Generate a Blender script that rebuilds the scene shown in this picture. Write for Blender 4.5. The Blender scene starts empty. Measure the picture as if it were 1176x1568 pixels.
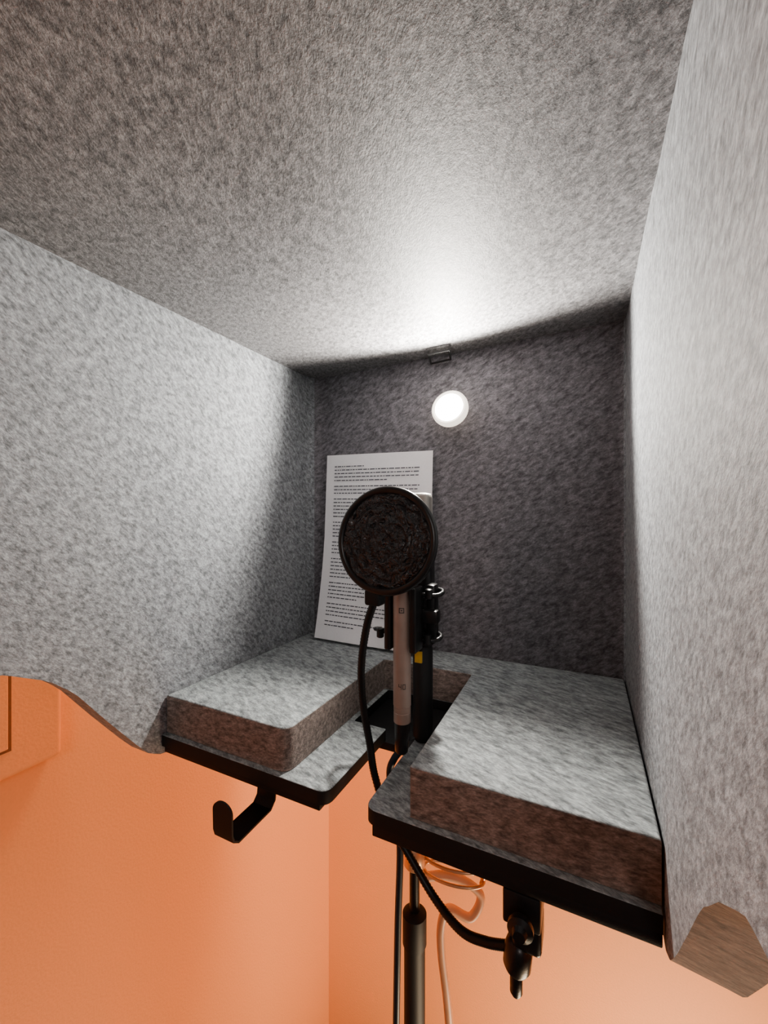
import bpy, bmesh, math, random
from mathutils import Vector, Matrix, noise
random.seed(7)
H = 1.65                     # camera height above the room floor
D = bpy.data
root = bpy.context.scene.collection

# ------------------------------------------------------------------ materials
def newmat(name):
    m = D.materials.new(name); m.use_nodes = True
    return m, m.node_tree.nodes, m.node_tree.links, m.node_tree.nodes['Principled BSDF']

def plain(name, col, rough=.5, metal=0, bump=0, bscale=200, emit=None, estr=0, var=0.06, coat=0, trans=0):
    m, n, l, b = newmat(name)
    b.inputs['Roughness'].default_value = rough
    b.inputs['Metallic'].default_value = metal
    b.inputs['Coat Weight'].default_value = coat
    b.inputs['Transmission Weight'].default_value = trans
    tc = n.new('ShaderNodeTexCoord')
    no = n.new('ShaderNodeTexNoise'); no.inputs['Scale'].default_value = bscale; no.inputs['Detail'].default_value = 4
    l.new(tc.outputs['Object'], no.inputs['Vector'])
    r = n.new('ShaderNodeValToRGB')
    r.color_ramp.elements[0].position = .3; r.color_ramp.elements[1].position = .7
    r.color_ramp.elements[0].color = tuple(c*(1-var) for c in col)+(1,)
    r.color_ramp.elements[1].color = tuple(min(1,c*(1+var)) for c in col)+(1,)
    l.new(no.outputs['Fac'], r.inputs['Fac']); l.new(r.outputs['Color'], b.inputs['Base Color'])
    if bump:
        bp = n.new('ShaderNodeBump'); bp.inputs['Strength'].default_value = bump; bp.inputs['Distance'].default_value = .002
        l.new(no.outputs['Fac'], bp.inputs['Height']); l.new(bp.outputs['Normal'], b.inputs['Normal'])
    if emit:
        b.inputs['Emission Color'].default_value = emit+(1,); b.inputs['Emission Strength'].default_value = estr
    return m

def felt(name, dark, light, rot, stretch=.4, scale=160, grain=.45, rough=.75, lo=.33, hi=.67):
    m, n, l, b = newmat(name)
    b.inputs['Roughness'].default_value = rough
    b.inputs['Sheen Weight'].default_value = .12
    b.inputs['Sheen Roughness'].default_value = .5
    tc = n.new('ShaderNodeTexCoord')
    mp = n.new('ShaderNodeMapping'); mp.vector_type = 'POINT'
    mp.inputs['Rotation'].default_value = rot
    l.new(tc.outputs['Object'], mp.inputs['Vector'])
    mp2 = n.new('ShaderNodeMapping'); mp2.inputs['Scale'].default_value = (1, stretch, 1)
    l.new(mp.outputs['Vector'], mp2.inputs['Vector'])
    n1 = n.new('ShaderNodeTexNoise'); n1.inputs['Scale'].default_value = scale
    n1.inputs['Detail'].default_value = 5; n1.inputs['Roughness'].default_value = .62; n1.inputs['Distortion'].default_value = .3
    l.new(mp2.outputs['Vector'], n1.inputs['Vector'])
    r1 = n.new('ShaderNodeValToRGB')
    r1.color_ramp.elements[0].position = lo; r1.color_ramp.elements[1].position = hi
    r1.color_ramp.elements[0].color = tuple(dark)+(1,); r1.color_ramp.elements[1].color = tuple(light)+(1,)
    l.new(n1.outputs['Fac'], r1.inputs['Fac'])
    n2 = n.new('ShaderNodeTexNoise'); n2.inputs['Scale'].default_value = 680
    n2.inputs['Detail'].default_value = 3; n2.inputs['Roughness'].default_value = .7
    l.new(mp2.outputs['Vector'], n2.inputs['Vector'])
    r2 = n.new('ShaderNodeValToRGB')
    r2.color_ramp.elements[0].position = .33; r2.color_ramp.elements[1].position = .66
    g = 1-grain
    r2.color_ramp.elements[0].color = (g, g, g, 1); r2.color_ramp.elements[1].color = (1.0, 1.0, 1.0, 1)
    l.new(n2.outputs['Fac'], r2.inputs['Fac'])
    mx = n.new('ShaderNodeMix'); mx.data_type = 'RGBA'; mx.blend_type = 'MULTIPLY'; mx.inputs['Factor'].default_value = 1
    l.new(r1.outputs['Color'], mx.inputs['A']); l.new(r2.outputs['Color'], mx.inputs['B'])
    l.new(mx.outputs['Result'], b.inputs['Base Color'])
    bp = n.new('ShaderNodeBump'); bp.inputs['Strength'].default_value = .42; bp.inputs['Distance'].default_value = .001
    l.new(n2.outputs['Fac'], bp.inputs['Height'])
    bp2 = n.new('ShaderNodeBump'); bp2.inputs['Strength'].default_value = .18; bp2.inputs['Distance'].default_value = .0016
    l.new(n1.outputs['Fac'], bp2.inputs['Height']); l.new(bp.outputs['Normal'], bp2.inputs['Normal'])
    l.new(bp2.outputs['Normal'], b.inputs['Normal'])
    return m

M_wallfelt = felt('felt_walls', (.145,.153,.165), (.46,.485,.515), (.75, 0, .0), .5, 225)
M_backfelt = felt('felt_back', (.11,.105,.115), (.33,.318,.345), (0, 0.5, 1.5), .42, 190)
M_ceilfelt = felt('felt_ceiling', (.11,.108,.113), (.39,.38,.39), (0, 0, -.6), .55, 215, .55, .58)
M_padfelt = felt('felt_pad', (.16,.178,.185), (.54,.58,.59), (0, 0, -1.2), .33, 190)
M_edgebounce = felt('felt_cut_edge_bounce', (.15,.118,.104), (.44,.36,.32), (0, .1, 1.57), .4, 210)  # cut felt edges, brown bounce from the orange walls put into the colour
M_black = plain('black_powdercoat', (.011,.011,.012), .6, 0, .1, 900)
M_blackp = plain('black_plastic', (.018,.018,.019), .33, 0, .05, 500)
M_rubber = plain('black_rubber', (.014,.014,.015), .45, 0, .1, 700)
M_tan = plain('tan_microphone_metal', (.38,.29,.25), .42, .2, 0, 60)
M_brass = plain('warm_metal', (.85,.55,.36), .35, .6, 0, 60)
M_paper = plain('white_paper', (.84,.83,.85), .8, 0, .05, 300, var=.015)
M_ink = plain('ink', (.10,.10,.12), .8)
M_orange = plain('orange_wall_paint', (.89,.43,.225), .62, 0, .2, 260, var=.02)
M_cable = plain('blue_black_cable', (.025,.04,.055), .4)
M_peach = plain('pale_peach_cable', (.84,.50,.32), .45, 0, 0, 50)
M_gold = plain('yellow_label', (.65,.42,.08), .4)
M_lampbody = plain('lamp_white_plastic', (.75,.74,.72), .35, emit=(1,.88,.74), estr=1.4)
M_lens = plain('lamp_lens', (1,1,1), .3, emit=(1,.94,.84), estr=40)
M_floor = plain('floor_dark_carpet', (.07,.06,.055), .9, 0, .2, 300, var=.3)
M_head = plain('grille_metal', (.42,.40,.37), .35, .5, .4, 1200)
M_grey = plain('grey_print', (.08,.07,.065), .5)
M_gapshadow = plain('panel_gap_shadow', (.25,.11,.06), .8)  # dark strip: shadow between frame and door put into the colour

# nylon of the pop filter
M_nylon, n, l, b = newmat('pop_filter_nylon')
b.inputs['Base Color'].default_value = (.02,.02,.022,1); b.inputs['Roughness'].default_value = .24
b.inputs['Specular IOR Level'].default_value = .9
tc = n.new('ShaderNodeTexCoord'); no = n.new('ShaderNodeTexNoise'); no.inputs['Scale'].default_value = 120; no.inputs['Detail'].default_value = 4
no.inputs['Distortion'].default_value = 1.4
l.new(tc.outputs['Object'], no.inputs['Vector'])
bp = n.new('ShaderNodeBump'); bp.inputs['Strength'].default_value = .9; bp.inputs['Distance'].default_value = .007
l.new(no.outputs['Fac'], bp.inputs['Height']); l.new(bp.outputs['Normal'], b.inputs['Normal'])

# ------------------------------------------------------------------ helpers
def empty(name, loc=(0,0,0)):
    e = D.objects.new(name, None); e.empty_display_size = .05
    e.location = (loc[0], loc[1], loc[2]+H); root.objects.link(e); return e

def finish(name, bm, mats, parent=None, smooth=True, angle=40):
    """mesh is authored in world coords relative to camera height"""
    bmesh.ops.translate(bm, verts=bm.verts, vec=(0,0,H))
    bmesh.ops.recalc_face_normals(bm, faces=bm.faces)
    me = D.meshes.new(name); bm.to_mesh(me); bm.free()
    if not isinstance(mats,(list,tuple)): mats=[mats]
    for m in mats: me.materials.append(m)
    if smooth:
        for p in me.polygons: p.use_smooth = True
        try: me.set_sharp_from_angle(angle=math.radians(angle))
        except Exception: pass
    ob = D.objects.new(name, me); root.objects.link(ob)
    if parent:
        ob.parent = parent
        ob.matrix_parent_inverse = Matrix.Translation(-Vector(parent.location))
    return ob

def bevel(bm, w, seg=2, ang=30):
    es=[e for e in bm.edges if len(e.link_faces)==2 and e.calc_face_angle(0)>math.radians(ang)]
    bmesh.ops.bevel(bm, geom=es, offset=w, segments=seg, profile=.5, affect='EDGES', clamp_overlap=True)

def box(name, lo, hi, mat, parent=None, bv=.001, seg=2, rot=None):
    bm = bmesh.new(); bmesh.ops.create_cube(bm, size=1)
    c = [(a+b)/2 for a,b in zip(lo,hi)]
    for v in bm.verts: v.co = Vector(tuple(v.co[i]*(hi[i]-lo[i]) for i in range(3)))
    if bv: bevel(bm, bv, seg)
    if rot: bmesh.ops.rotate(bm, verts=bm.verts, cent=(0,0,0), matrix=rot)
    bmesh.ops.translate(bm, verts=bm.verts, vec=c)
    return finish(name, bm, mat, parent)

def lathe(name, prof, base, axis, mat, parent=None, seg=40, sx=1, sy=1):
    """prof: (radius, distance along axis)"""
    bm = bmesh.new(); rings=[]
    q = Vector((0,0,1)).rotation_difference(Vector(axis).normalized())
    for r,h in prof:
        ring=[]
        for i in range(seg):
            a=2*math.pi*i/seg
            ring.append(bm.verts.new(q @ Vector((r*math.cos(a)*sx, r*math.sin(a)*sy, h)) + Vector(base)))
        rings.append(ring)
    for a,bb in zip(rings, rings[1:]):
        for i in range(seg):
            bm.faces.new((a[i],a[(i+1)%seg],bb[(i+1)%seg],bb[i]))
    bm.faces.new(rings[0][::-1]); bm.faces.new(rings[-1])
    return finish(name, bm, mat, parent)

def catmull(pts, n=10):
    P=[Vector(p) for p in pts]; P=[2*P[0]-P[1]]+P+[2*P[-1]-P[-2]]; out=[]
    for i in range(1,len(P)-2):
        for k in range(n):
            t=k/n; a,b_,c,d=P[i-1:i+3]
            out.append(.5*((2*b_)+(c-a)*t+(2*a-5*b_+4*c-d)*t*t+(-a+3*b_-3*c+d)*t**3))
    out.append(P[-2]); return out

def sweep(name, pts, r, mat, parent=None, seg=14, n=10, rib=0, closed=False, smoothpath=True):
    path = catmull(pts,n) if smoothpath else [Vector(p) for p in pts]
    bm = bmesh.new(); rings=[]; up=None; N=len(path)
    for i,p in enumerate(path):
        if closed: d=(path[(i+1)%N]-path[i-1]).normalized()
        else: d=(path[min(i+1,N-1)]-path[max(i-1,0)]).normalized()
        if up is None:
            up = d.orthogonal().normalized()
        up=(up-d*up.dot(d)).normalized(); s=d.cross(up)
        rr=r*(1+(rib if i%2 else -rib))
        rings.append([bm.verts.new(p+(up*math.cos(2*math.pi*k/seg)+s*math.sin(2*math.pi*k/seg))*rr) for k in range(seg)])
    rng = range(N) if closed else range(N-1)
    for i in rng:
        a,bb=rings[i],rings[(i+1)%N]
        for k in range(seg): bm.faces.new((a[k],a[(k+1)%seg],bb[(k+1)%seg],bb[k]))
    if not closed:
        bm.faces.new(rings[0][::-1]); bm.faces.new(rings[-1])
    return finish(name,bm,mat,parent,angle=60)

def arc_fillet(pts):
    """pts: (x,y,fillet)"""
    out=[]; N=len(pts)
    for i,(x,y,r) in enumerate(pts):
        p=Vector((x,y))
        if r<=0: out.append(p); continue
        a=(Vector(pts[i-1][:2])-p).normalized(); c=(Vector(pts[(i+1)%N][:2])-p).normalized()
        s=p+a*r; e=p+c*r
        for k in range(9):
            t=k/8; out.append((1-t)**2*s+2*t*(1-t)*p+t*t*e)
    return out

def slab(name, outline, z0, z1, mats, parent, bv=.0015, topidx=0, sideidx=1, botidx=1):
    bm=bmesh.new(); o=arc_fillet(outline)
    f=bm.faces.new([bm.verts.new((p.x,p.y,z0)) for p in o])
    r=bmesh.ops.extrude_face_region(bm, geom=[f])
    for v in r['geom']:
        if isinstance(v,bmesh.types.BMVert): v.co.z=z1
    bmesh.ops.recalc_face_normals(bm, faces=bm.faces)
    if bv:
        es=[e for e in bm.edges if abs(e.verts[0].co.z-e.verts[1].co.z)<1e-6 and abs(e.verts[0].co.z-z1)<1e-6]
        bmesh.ops.bevel(bm, geom=es, offset=bv, segments=3, profile=.5, affect='EDGES')
    bm.normal_update()
    for f in bm.faces:
        f.material_index = topidx if f.normal.z>.5 else (botidx if f.normal.z<-.5 else sideidx)
    return finish(name,bm,mats,parent,angle=50)

# ------------------------------------------------------------------ room shell
def wall(name, lo, hi, mat): return box(name, lo, hi, mat, None, bv=0)
XL=-.70; YB=1.05; FZ=-H
wall('wall_back', (XL-.1, YB, FZ), (1.8, YB+.1, 1.15), M_orange)
wall('wall_left', (XL-.1, -1.6, FZ), (XL, YB, 1.15), M_orange)
wall('wall_right', (1.7, -1.6, FZ), (1.8, YB, 1.15), M_orange)
wall('floor', (XL-.1, -1.6, FZ-.1), (1.8, YB+.1, FZ), M_floor)
# painted-over panel cover on the left wall
pc = empty('wall_panel_cover', (XL, .1, -.1))
def panel(name, y0,y1,z0,z1,x0,x1,bv,m=M_orange):
    box(name,(x0,y0,z0),(x1,y1,z1),m,pc,bv,4)
panel('frame', -.15,.330,-.350,.35, XL, XL+.022,.007)
panel('gap_shadow', -.125,.2705,-.3135,.315, XL+.022, XL+.0235,.0003,M_gapshadow)
panel('door', -.12,.266,-.309,.31, XL+.0235, XL+.027,.0015)

# ------------------------------------------------------------------ felt booth
booth = empty('felt_recording_booth', (-.22,.4,0))
XLf,XRf,YBf,YF = -.49,.052,.68,.085
def zc(x): return .265+(x-XLf)/(XRf-XLf)*.0095
prof=[(.0,-.135),(.085,-.14),(.15,-.146),(.19,-.153),(.226,-.172),(.25,-.194),(.284,-.24),(.318,-.284),(.334,-.303),(.352,-.313),(.7,-.313)]
def zb(y):
    for (a,za),(c,zc_) in zip(prof,prof[1:]):
        if a<=y<=c:
            t=(y-a)/(c-a); return za+(zc_-za)*t
    return -.313
path=[]
rl=.028; rr=.008; st=.008
y=YF
while y<YBf-rl: path.append((XLf,y,-1,0)); y+=st
for k in range(9):
    a=math.pi-k/8*math.pi/2
    path.append((XLf+rl+rl*math.cos(a), YBf-rl+rl*math.sin(a), math.cos(a), math.sin(a)))
x=XLf+rl+st
while x<XRf-rr: path.append((x,YBf,0,1)); x+=st*1.5
for k in range(5):
    a=math.pi/2-k/4*math.pi/2
    path.append((XRf-rr+rr*math.cos(a), YBf-rr+rr*math.sin(a), math.cos(a), math.sin(a)))
y=YBf-rr-st
while y>YF: path.append((XRf,y,1,0)); y-=st
path.append((XRf,YF,1,0))
T=.034; ROWS=60
bm=bmesh.new(); inner=[];outer=[]
for (x,y,nx,ny) in path:
    top=zc(x)+.001; bot=zb(y); boto=bot; ci=[];co=[]
    if nx>.5 and y<.345:
        bot+= .007*min(1,max(0,(.235-y)/.04))
        boto-=.010*min(1,(.345-y)/.03)
    for j in range(ROWS+1):
        z=bot+(top-bot)*j/ROWS; zo=boto+(top-boto)*j/ROWS
        w=noise.noise(Vector((x*7,y*7,z*7)))*.0012+noise.noise(Vector((x*22,y*22,z*22)))*.0005
        if ny>.7: w*=.4
        ci.append(bm.verts.new((x+nx*w,y+ny*w,z))); co.append(bm.verts.new((x+nx*T,y+ny*T,zo)))
    inner.append(ci);outer.append(co)
for i in range(len(path)-1):
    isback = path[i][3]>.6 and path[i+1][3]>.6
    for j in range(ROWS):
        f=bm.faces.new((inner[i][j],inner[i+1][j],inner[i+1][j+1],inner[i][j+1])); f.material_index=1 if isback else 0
        f=bm.faces.new((outer[i][j],outer[i][j+1],outer[i+1][j+1],outer[i+1][j])); f.material_index=0
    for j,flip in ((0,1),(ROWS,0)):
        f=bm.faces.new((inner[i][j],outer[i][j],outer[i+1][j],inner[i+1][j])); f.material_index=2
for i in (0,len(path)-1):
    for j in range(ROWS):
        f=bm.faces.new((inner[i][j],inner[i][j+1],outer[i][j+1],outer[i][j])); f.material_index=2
finish('wrap_walls', bm, [M_wallfelt,M_backfelt,M_edgebounce], booth, angle=50)

# ceiling
bm=bmesh.new(); nx_,ny_=60,60; g0=[];g1=[]
for i in range(nx_+1):
    x=XLf-T+(XRf-XLf+2*T)*i/nx_; a=[];c=[]
    for j in range(ny_+1):
        y=YF+(YBf+T-YF)*j/ny_
        w=noise.noise(Vector((x*6,y*6,3)))*.0015
        ed=min(1,max(0,min(x-XLf,XRf-x,YBf-y))/.05); w*=ed
        a.append(bm.verts.new((x,y,zc(x)+w))); c.append(bm.verts.new((x,y,zc(x)+T)))
    g0.append(a);g1.append(c)
for i in range(nx_):
    for j in range(ny_):
        bm.faces.new((g0[i][j],g0[i][j+1],g0[i+1][j+1],g0[i+1][j]))
        bm.faces.new((g1[i][j],g1[i+1][j],g1[i+1][j+1],g1[i][j+1]))
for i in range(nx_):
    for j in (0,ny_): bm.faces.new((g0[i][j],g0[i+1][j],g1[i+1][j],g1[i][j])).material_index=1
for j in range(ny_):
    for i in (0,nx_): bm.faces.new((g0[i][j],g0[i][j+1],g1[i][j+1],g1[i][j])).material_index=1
finish('ceiling_panel', bm, [M_ceilfelt,M_edgebounce], booth, angle=50)

# felt pad with slot
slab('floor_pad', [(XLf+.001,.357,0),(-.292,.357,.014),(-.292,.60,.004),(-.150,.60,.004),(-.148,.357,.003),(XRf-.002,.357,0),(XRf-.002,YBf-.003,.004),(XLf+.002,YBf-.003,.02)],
     -.286,-.238,[M_padfelt,M_edgebounce],booth,.0025)
# black shelf plate, felt lined on top
slab('shelf_plate', [(XLf+.001,.35,0),(-.236,.35,.014),(-.236,.49,.003),(-.285,.49,.003),(-.285,.60,.003),(-.155,.60,.003),(-.155,.49,.003),(-.193,.49,.003),(-.193,.35,.014),(XRf-.002,.35,0),(XRf-.002,YBf-.003,0),(XLf+.002,YBf-.003,0)],
     -.301,-.2865,[M_padfelt,M_black],booth,.0012)
box('mount_tray',(-.30,.485,-.312),(-.14,.64,-.3015),M_black,booth,.001)
# front rail under plate edge
box('front_rail',(-.185,.352,-.313),(XRf-.002,.362,-.3015),M_black,booth,.001)
box('front_rail_short',(XLf+.003,.352,-.309),(-.246,.362,-.3015),M_black,booth,.001)

# ------------------------------------------------------------------ lamp
LX,LZ,LY=-.2,.170,.65
lamp = empty('puck_light',(LX,LY,LZ))
lax=Vector((0,-1,.2)).normalized()
lathe('housing',[(.004,0),(.018,.0),(.025,.006),(.0295,.014),(.0305,.020),(.030,.025),(.027,.028),(.0235,.027),(.0232,.022),(.002,.022)],(LX,.6765,LZ-.004),lax,M_lampbody,lamp)
lb=Vector((LX,.6765,LZ-.004))+lax*.0225
lathe('lens',[(.0225,0),(.022,.002),(.017,.0045),(.010,.0062),(.002,.0067)],lb,lax,M_lens,lamp)
sd=D.lights.new('lamp_beam','SPOT'); sd.energy=16; sd.color=(1,.95,.87); sd.spot_size=math.radians(169); sd.spot_blend=.35; sd.shadow_soft_size=.012
so=D.objects.new('lamp_beam',sd); so.location=lb+lax*.020+Vector((0,0,H)); root.objects.link(so)
so.rotation_euler=Vector((0,-1,.16)).to_track_quat('-Z','Y').to_euler()
so.parent=lamp; so.matrix_parent_inverse=Matrix.Translation(-Vector(lamp.location))
# hanging bracket
br=empty('wire_hanger_bracket',(-.215,.665,.262))
c=[(-.238,.670,.2545),(-.203,.670,.2565),(-.196,.640,.2605),(-.231,.640,.2585)]
for i in range(4):
    sweep('wire_%d'%(i+1),[c[i],c[(i+1)%4]],.0018,M_black,br,8,smoothpath=False)

# ------------------------------------------------------------------ paper
sheet=empty('printed_page',(-.345,.65,-.06))
def papery(z):
    t=(.108-z)/.34
    return .673-.010*min(t,.5)/.5-.0005-max(0,t-.45)**1.4*.075
px0,px1,pt,pb=-.452,-.235,.110,-.233
bm=bmesh.new(); g=[]
for j in range(41):
    t=j/40; z=pt+(pb-pt)*t; yy=papery(z)
    g.append([bm.verts.new((px0+(px1-px0)*i/12, yy-.002*math.sin(i/12*math.pi)*t, z-.004*i/12*(1-t))) for i in range(13)])
for j in range(40):
    for i in range(12): bm.faces.new((g[j][i],g[j+1][i],g[j+1][i+1],g[j][i+1]))
finish('sheet',bm,M_paper,sheet)
bm=bmesh.new()
paras=[(1,.35),(4,1),(0,0),(3,1),(0,0),(6,1),(0,0),(5,1),(0,0),(4,1),(0,0),(6,1),(0,0),(5,1),(0,0),(4,1),(0,0),(2,1)]
z=pt-.024
for nl,fr in paras:
    if nl==0: z-=.0045; continue
    for k in range(nl):
        x=px0+.02; end=(px1-.022 if k<nl-1 and fr==1 else px0+.02+.17*random.uniform(.3,.7))
        while x<end:
            w=random.choice([.003,.005,.006,.008,.010])
            if x+w>end: break
            yy=papery(z)-.0028
            zz=z-.003*(x-px0)/.217
            vs=[bm.verts.new(p) for p in ((x,yy,zz),(x+w,yy,zz),(x+w,yy,zz+.0017),(x,yy,zz+.0017))]
            bm.faces.new(vs); x+=w+.0016
        z-=.0066
finish('text_lines',bm,M_ink,sheet,False)

# ------------------------------------------------------------------ pop filter
pop=empty('pop_filter',(-.183,.378,-.029))
PC=Vector((-.183,.378,-.029)); PR=.0535
bm=bmesh.new(); SEG=96; RN=48
for side in (-1,1):
    rings=[]
    for k in range(RN+1):
        r=PR*.95*k/RN; ring=[]
        for i in range(SEG if k else 1):
            a=2*math.pi*i/SEG; x=r*math.cos(a); zz=r*math.sin(a); q=k/RN
            wob=noise.noise(Vector((x*70,zz*70,side)))
            fine=noise.noise(Vector((x*230,zz*230,side+5)))
            h=.004*(1-q**2)+.0014*math.sin(q*30+wob*4)*(.4+.6*q)+.0026*wob*(1-q**3)+.0012*fine*(1-q**4)
            ring.append(bm.verts.new((x,side*max(h,-.001)+side*.0015,zz)))
        rings.append(ring)
    for i in range(SEG): bm.faces.new((rings[0][0],rings[1][i],rings[1][(i+1)%SEG]))
    for k in range(1,RN):
        for i in range(SEG): bm.faces.new((rings[k][i],rings[k+1][i],rings[k+1][(i+1)%SEG],rings[k][(i+1)%SEG]))
rotp=Matrix.Rotation(math.radians(-6),4,'X')
bmesh.ops.rotate(bm,verts=bm.verts,cent=(0,0,0),matrix=rotp.to_3x3())
bmesh.ops.translate(bm,verts=bm.verts,vec=PC)
finish('nylon_screen',bm,M_nylon,pop,angle=180)
ringpts=[PC+rotp.to_3x3()@Vector((PR*.97*math.cos(2*math.pi*i/72),0,PR*.97*math.sin(2*math.pi*i/72))) for i in range(72)]
sweep('hoop',ringpts,.0042,M_blackp,pop,12,closed=True,smoothpath=False)
box('hoop_clamp',(-.204,.370,-.096),(-.186,.386,-.079),M_black,pop,.003,3)
goose=[(-.195,.378,-.090),(-.206,.380,-.120),(-.215,.3846,-.165),(-.218,.394,-.211),(-.214,.402,-.257),(-.209,.405,-.293),(-.192,.408,-.340),(-.169,.407,-.367),(-.138,.400,-.394),(-.106,.382,-.396),(-.080,.373,-.387),(-.056,.368,-.375)]
sweep('gooseneck',goose,.0040,M_rubber,pop,14,26,rib=.07)
# C-clamp under right shelf
box('clamp_jaw',(-.062,.352,-.342),(-.032,.385,-.3135),M_blackp,pop,.002)
box('clamp_body',(-.056,.358,-.368),(-.032,.385,-.340),M_blackp,pop,.004,3)
lathe('clamp_pad',[(.009,0),(.010,.002),(.010,.006),(.006,.008),(.0045,.012)],(-.046,.344,-.330),(0,-1,0),M_blackp,pop)
lathe('clamp_knob',[(.004,0),(.0095,.002),(.0115,.006),(.0115,.020),(.010,.026),(.005,.030)],(-.053,.366,-.392),(.1,0,1),M_blackp,pop)
lathe('clamp_screw',[(.0035,0),(.0052,.003),(.0052,.022),(.003,.026)],(-.053,.366,-.413),(0,0,1),M_blackp,pop)
# ------------------------------------------------------------------ pencil mic
mic=empty('pencil_microphone',(-.188,.431,-.15))
ax=Vector((-.002,0,1)); mb=(-.188,.432,-.240)
lathe('barrel',[(.0085,0),(.0098,.001),(.0098,.012),(.0092,.0125),(.0092,.0135),(.0098,.014),(.0098,.018),(.0092,.0185),(.0092,.0195),(.0102,.020),(.0102,.165),(.0098,.168),(.0098,.190),(.008,.194),(.001,.195)],mb,ax,M_tan,mic)
lathe('plug',[(.006,0),(.0075,.002),(.0082,.02),(.0088,.034),(.0088,.036)],(-.189,.432,-.275),(0.03,0,1),M_blackp,mic)
bm=bmesh.new()
vd=Vector((.436,-.9,0)); s=Vector((.9,.436,0)); o=Vector((-.188,.432,0))
def dec(bm,a,b_,z0,z1):
    R=.0104
    def P(q,z): return o+vd*math.sqrt(R*R-q*q)+s*q+Vector((0,0,z))
    N=4
    for k in range(N):
        q0=a+(b_-a)*k/N; q1=a+(b_-a)*(k+1)/N
        bm.faces.new([bm.verts.new(P(q0,z0)),bm.verts.new(P(q1,z0)),bm.verts.new(P(q1,z1)),bm.verts.new(P(q0,z1))])
for a,b_,z0,z1 in [(-.0042,.0018,-.1135,-.1125),(-.0042,.0018,-.1085,-.1075),(-.0042,-.0032,-.1135,-.1075),(.0008,.0018,-.1135,-.1075),(-.0022,-.0002,-.1112,-.1098),
                   (-.0045,-.0038,-.196,-.193),(-.0045,-.0012,-.1965,-.1957),(-.0019,-.0012,-.199,-.193),(0,.0007,-.199,-.193),(.0027,.0034,-.199,-.193),(0,.0034,-.199,-.1982),(0,.0034,-.1938,-.193)]:
    dec(bm,a,b_,z0,z1)
finish('barrel_print',bm,M_grey,mic,False)
# ------------------------------------------------------------------ condenser mic behind with shock mount
cm=empty('condenser_microphone',(-.19,.487,-.1))
def rbox(name,c,half,z0,z1,mat,par,fil=.008,bv=.004):
    c=Vector(c)
    hx,hy=half
    slab(name,[(c.x-hx,c.y-hy,fil),(c.x+hx,c.y-hy,fil),(c.x+hx,c.y+hy,fil),(c.x-hx,c.y+hy,fil)],z0,z1,[mat,mat],par,bv)
rbox('head_grille',(-.197,.487),(.024,.012),-.060,.024,M_head,cm,.008,.006)
rbox('body',(-.190,.487),(.020,.012),-.165,-.060,M_blackp,cm,.008,.003)
lathe('stem',[(.012,0),(.0125,.003),(.0125,.110),(.010,.114)],(-.184,.488,-.281),(0,0,1),M_black,cm)
box('yellow_label',(-.1895,.4735,-.186),(-.180,.4765,-.172),M_gold,cm,.0005)
lathe('stem_foot',[(.022,0),(.022,.004),(.014,.006)],(-.184,.488,-.3013),(0,0,1),M_black,cm)
lathe('stem_base',[(.010,0),(.010,.024)],(-.184,.488,-.2985),(0,0,1),M_black,cm)
sm=empty('shock_mount',(-.19,.45,-.12))
for sx,nm in ((-1,'left'),(1,'right')):
    box('clip_rail_'+nm,(-.188+sx*.0155-.004,.424,-.158),(-.188+sx*.0155+.004,.448,-.085),M_blackp,sm,.002,3)
box('clip_back',(-.203,.446,-.150),(-.172,.4735,-.09),M_blackp,sm,.002)
for i,(z,cx_,hx_) in enumerate(((-.094,-.183,.034),(-.146,-.193,.042))):
    cc=Vector((cx_,.449,z)); pts=[]
    for k in range(48):
        a=2*math.pi*k/48; ca,sa=math.cos(a),math.sin(a)
        pts.append(cc+Vector((math.copysign(abs(ca)**.75,ca)*hx_, math.copysign(abs(sa)**.75,sa)*.013+.010, .002*math.sin(2*a))))
    sweep('elastic_loop_%d'%(i+1),pts,.0026,M_blackp,sm,8,closed=True,smoothpath=False)
    for sg,nm in ((-1,'left'),(1,'right')):
        lathe('loop_peg_%d_%s'%(i+1,nm),[(.003,0),(.0045,.001),(.0045,.011),(.003,.012)],(cx_+sg*(hx_-.012),.446,z-.006),(0,0,1),M_blackp,sm,20)
box('mount_post',(-.168,.455,-.155),(-.157,.472,-.085),M_blackp,sm,.003)
box('mount_arm',(-.172,.443,-.128),(-.150,.458,-.112),M_blackp,sm,.003)
# ------------------------------------------------------------------ cable
cb=empty('microphone_cable',(-.19,.425,-.5))
sweep('cord',[(-.189,.432,-.272),(-.198,.431,-.285),(-.203,.43,-.302),(-.196,.425,-.335),(-.186,.421,-.37),(-.188,.42,-.464),(-.190,.42,-.572),(-.2,.43,-.9),(-.22,.48,-1.3),(-.25,.5,FZ+.005)],.0040,M_cable,cb,12,10)
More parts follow.
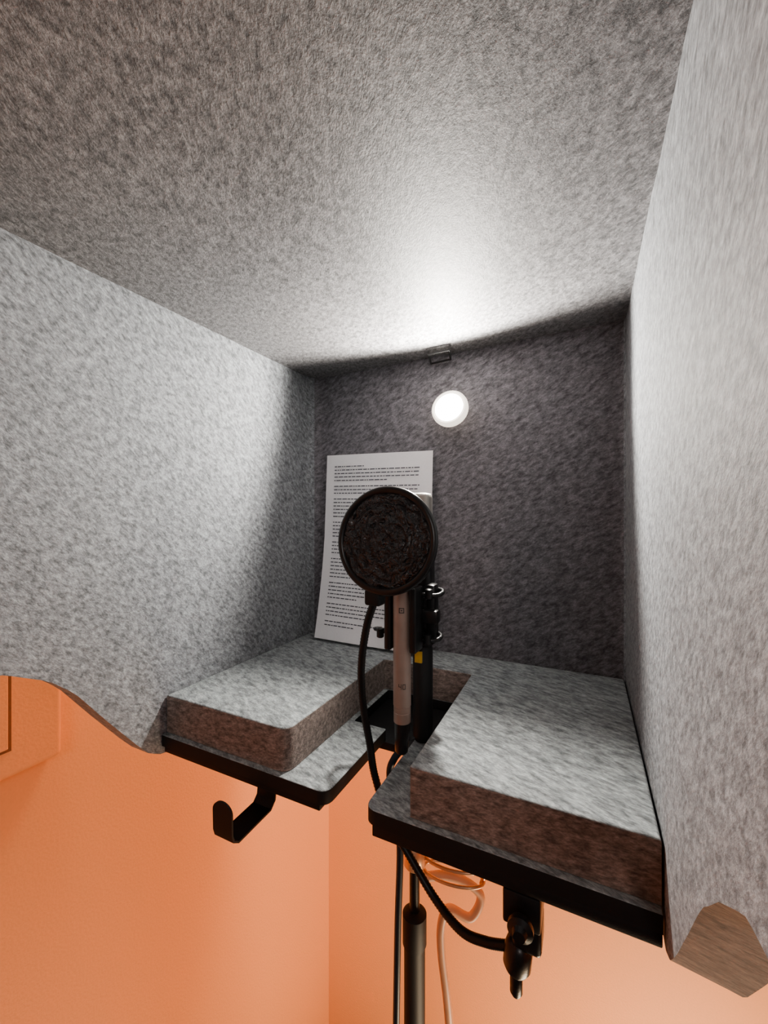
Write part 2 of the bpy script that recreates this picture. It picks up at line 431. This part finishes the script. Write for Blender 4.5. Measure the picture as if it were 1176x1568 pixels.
# ------------------------------------------------------------------ stand
PX=-.212; PY=.53
st_=empty('booth_floor_stand',(PX,PY,FZ))
lathe('upper_tube',[(.007,0),(.007,.24)],(PX,PY,-.552),(0,0,1),M_blackp,st_)
ph=-.55-(FZ+.01)
lathe('pole',[(.018,0),(.0145,.01),(.0145,ph-.05),(.0165,ph-.045),(.0165,ph-.005),(.010,ph)],(PX,PY,FZ+.01),(0,0,1),M_black,st_)
lathe('top_flange',[(.03,0),(.03,.006)],(PX,PY,-.3185),(0,0,1),M_black,st_)
for k in range(3):
    a=math.radians(80+120*k)
    e=Vector((PX+.34*math.cos(a),PY+.34*math.sin(a),FZ+.012)); t0=Vector((PX,PY,FZ+.25))
    sweep('leg_%d'%(k+1),[t0,(e+t0)*.5+Vector((0,0,.02)),e],.009,M_black,st_,10)
lathe('hub',[(.02,0),(.024,.005),(.024,.05),(.018,.055)],(PX,PY,FZ+.23),(0,0,1),M_blackp,st_)
for k,z in enumerate((-.455,-.474,-.493)):
    cc=Vector((-.162,.545,z)); pts=[cc+Vector((.042*math.cos(2*math.pi*i/32),.018*math.sin(2*math.pi*i/32),.004*math.cos(2*math.pi*i/32))) for i in range(32)]
    sweep('lever_ring_%d'%(k+1),pts,.0022,M_brass,st_,8,closed=True,smoothpath=False)
sweep('lever_bar',[(-.124,.548,-.453),(-.119,.546,-.474),(-.124,.548,-.495)],.0028,M_brass,st_,8)
lathe('lever_knob',[(.012,0),(.015,.004),(.015,.03),(.011,.035)],(PX,PY,-.49),(0,0,1),M_brass,st_)
tb=empty('coiled_power_cord',(-.17,.58,-.6))
sweep('cord',[(-.219,.561,-.534),(-.185,.58,-.532),(-.157,.591,-.539),(-.137,.602,-.562),(-.150,.593,-.590),(-.178,.58,-.578),(-.188,.576,-.60),(-.188,.576,-.644),(-.178,.581,-.747),(-.17,.60,-1.0),(-.15,.65,FZ+.008)],.0062,M_peach,tb,12,10)
# ------------------------------------------------------------------ headphone hook
hk=empty('headphone_hook',(-.35,.36,-.33))
hw=.0138
bm=bmesh.new()
cl=[(.425,-.3035),(.395,-.3035),(.390,-.309),(.385,-.345),(.378,-.352),(.328,-.354),(.321,-.349),(.319,-.342),(.3185,-.320)]
prev=None; xc=-.347
th=.0022
L=[];
for i,(a,c) in enumerate(cl):
    p0=Vector(cl[max(i-1,0)]);p1=Vector(cl[min(i+1,len(cl)-1)]); d=(p1-p0).normalized(); nn=Vector((-d.y,d.x))*th/2
    L.append([bm.verts.new((xc-hw,a+nn.x,c+nn.y)),bm.verts.new((xc+hw,a+nn.x,c+nn.y)),bm.verts.new((xc+hw,a-nn.x,c-nn.y)),bm.verts.new((xc-hw,a-nn.x,c-nn.y))])
for A,B in zip(L,L[1:]):
    for k in range(4): bm.faces.new((A[k],A[(k+1)%4],B[(k+1)%4],B[k]))
bm.faces.new(L[0]);
F=[];Bk=[]
a,c=cl[-1]
for k in range(17):
    t=math.pi*k/16
    F.append(bm.verts.new((xc+hw*math.cos(t),a-th/2,c+hw*math.sin(t)*.8))); Bk.append(bm.verts.new((xc+hw*math.cos(t),a+th/2,c+hw*math.sin(t)*.8)))
bm.faces.new(F); bm.faces.new(Bk)
for k in range(16): bm.faces.new((F[k],F[k+1],Bk[k+1],Bk[k]))
bm.faces.new((F[0],F[-1],Bk[-1],Bk[0]))
finish('hook_strip',bm,M_black,hk,angle=35)

# ------------------------------------------------------------------ lights
def area(name,loc,target,size,energy,col,sy=None,spread=None):
    d=D.lights.new(name,'AREA'); d.energy=energy; d.color=col; d.size=size
    if sy: d.shape='RECTANGLE'; d.size_y=sy
    if spread: d.spread=math.radians(spread)
    o=D.objects.new(name,d); o.location=(loc[0],loc[1],loc[2]+H)
    o.rotation_euler=(Vector(target)-Vector(loc)).to_track_quat('-Z','Y').to_euler(); root.objects.link(o)
area('wall_washer_light',(-.45,.86,.75),(-.5,.95,-.6),.3,16,(1,.80,.58))
area('wall_washer_light.001',(.45,.85,.75),(.2,1.0,-.7),.3,17,(1,.80,.58))
area('wall_washer_light.002',(-.61,.25,.75),(-.69,.3,-.6),.15,8,(1,.80,.58))
area('floor_lamp_glow',(.3,.5,-1.45),(-.3,1.0,-.7),.35,8,(1,.78,.54))
area('rear_fill_light',(.5,-1.3,.55),(-.2,.4,-.1),.35,5.5,(1,.92,.88))  # unseen fill added behind the camera for nylon glints and pad fronts
w=D.worlds.new('World'); bpy.context.scene.world=w; w.use_nodes=True
w.node_tree.nodes['Background'].inputs['Color'].default_value=(1,.94,.92,1)
w.node_tree.nodes['Background'].inputs['Strength'].default_value=.09
try: bpy.context.scene.view_settings.look='AgX - Medium High Contrast'
except Exception: pass

# ------------------------------------------------------------------ camera
cd=D.cameras.new('camera'); cd.sensor_fit='HORIZONTAL'; cd.sensor_width=36; cd.lens=36*630/1176; cd.clip_start=.005
cam=D.objects.new('camera',cd); cam.location=(0,0,H)
th=math.radians(26.05)
cam.rotation_euler=(math.radians(90),0,th)
root.objects.link(cam); bpy.context.scene.camera=cam
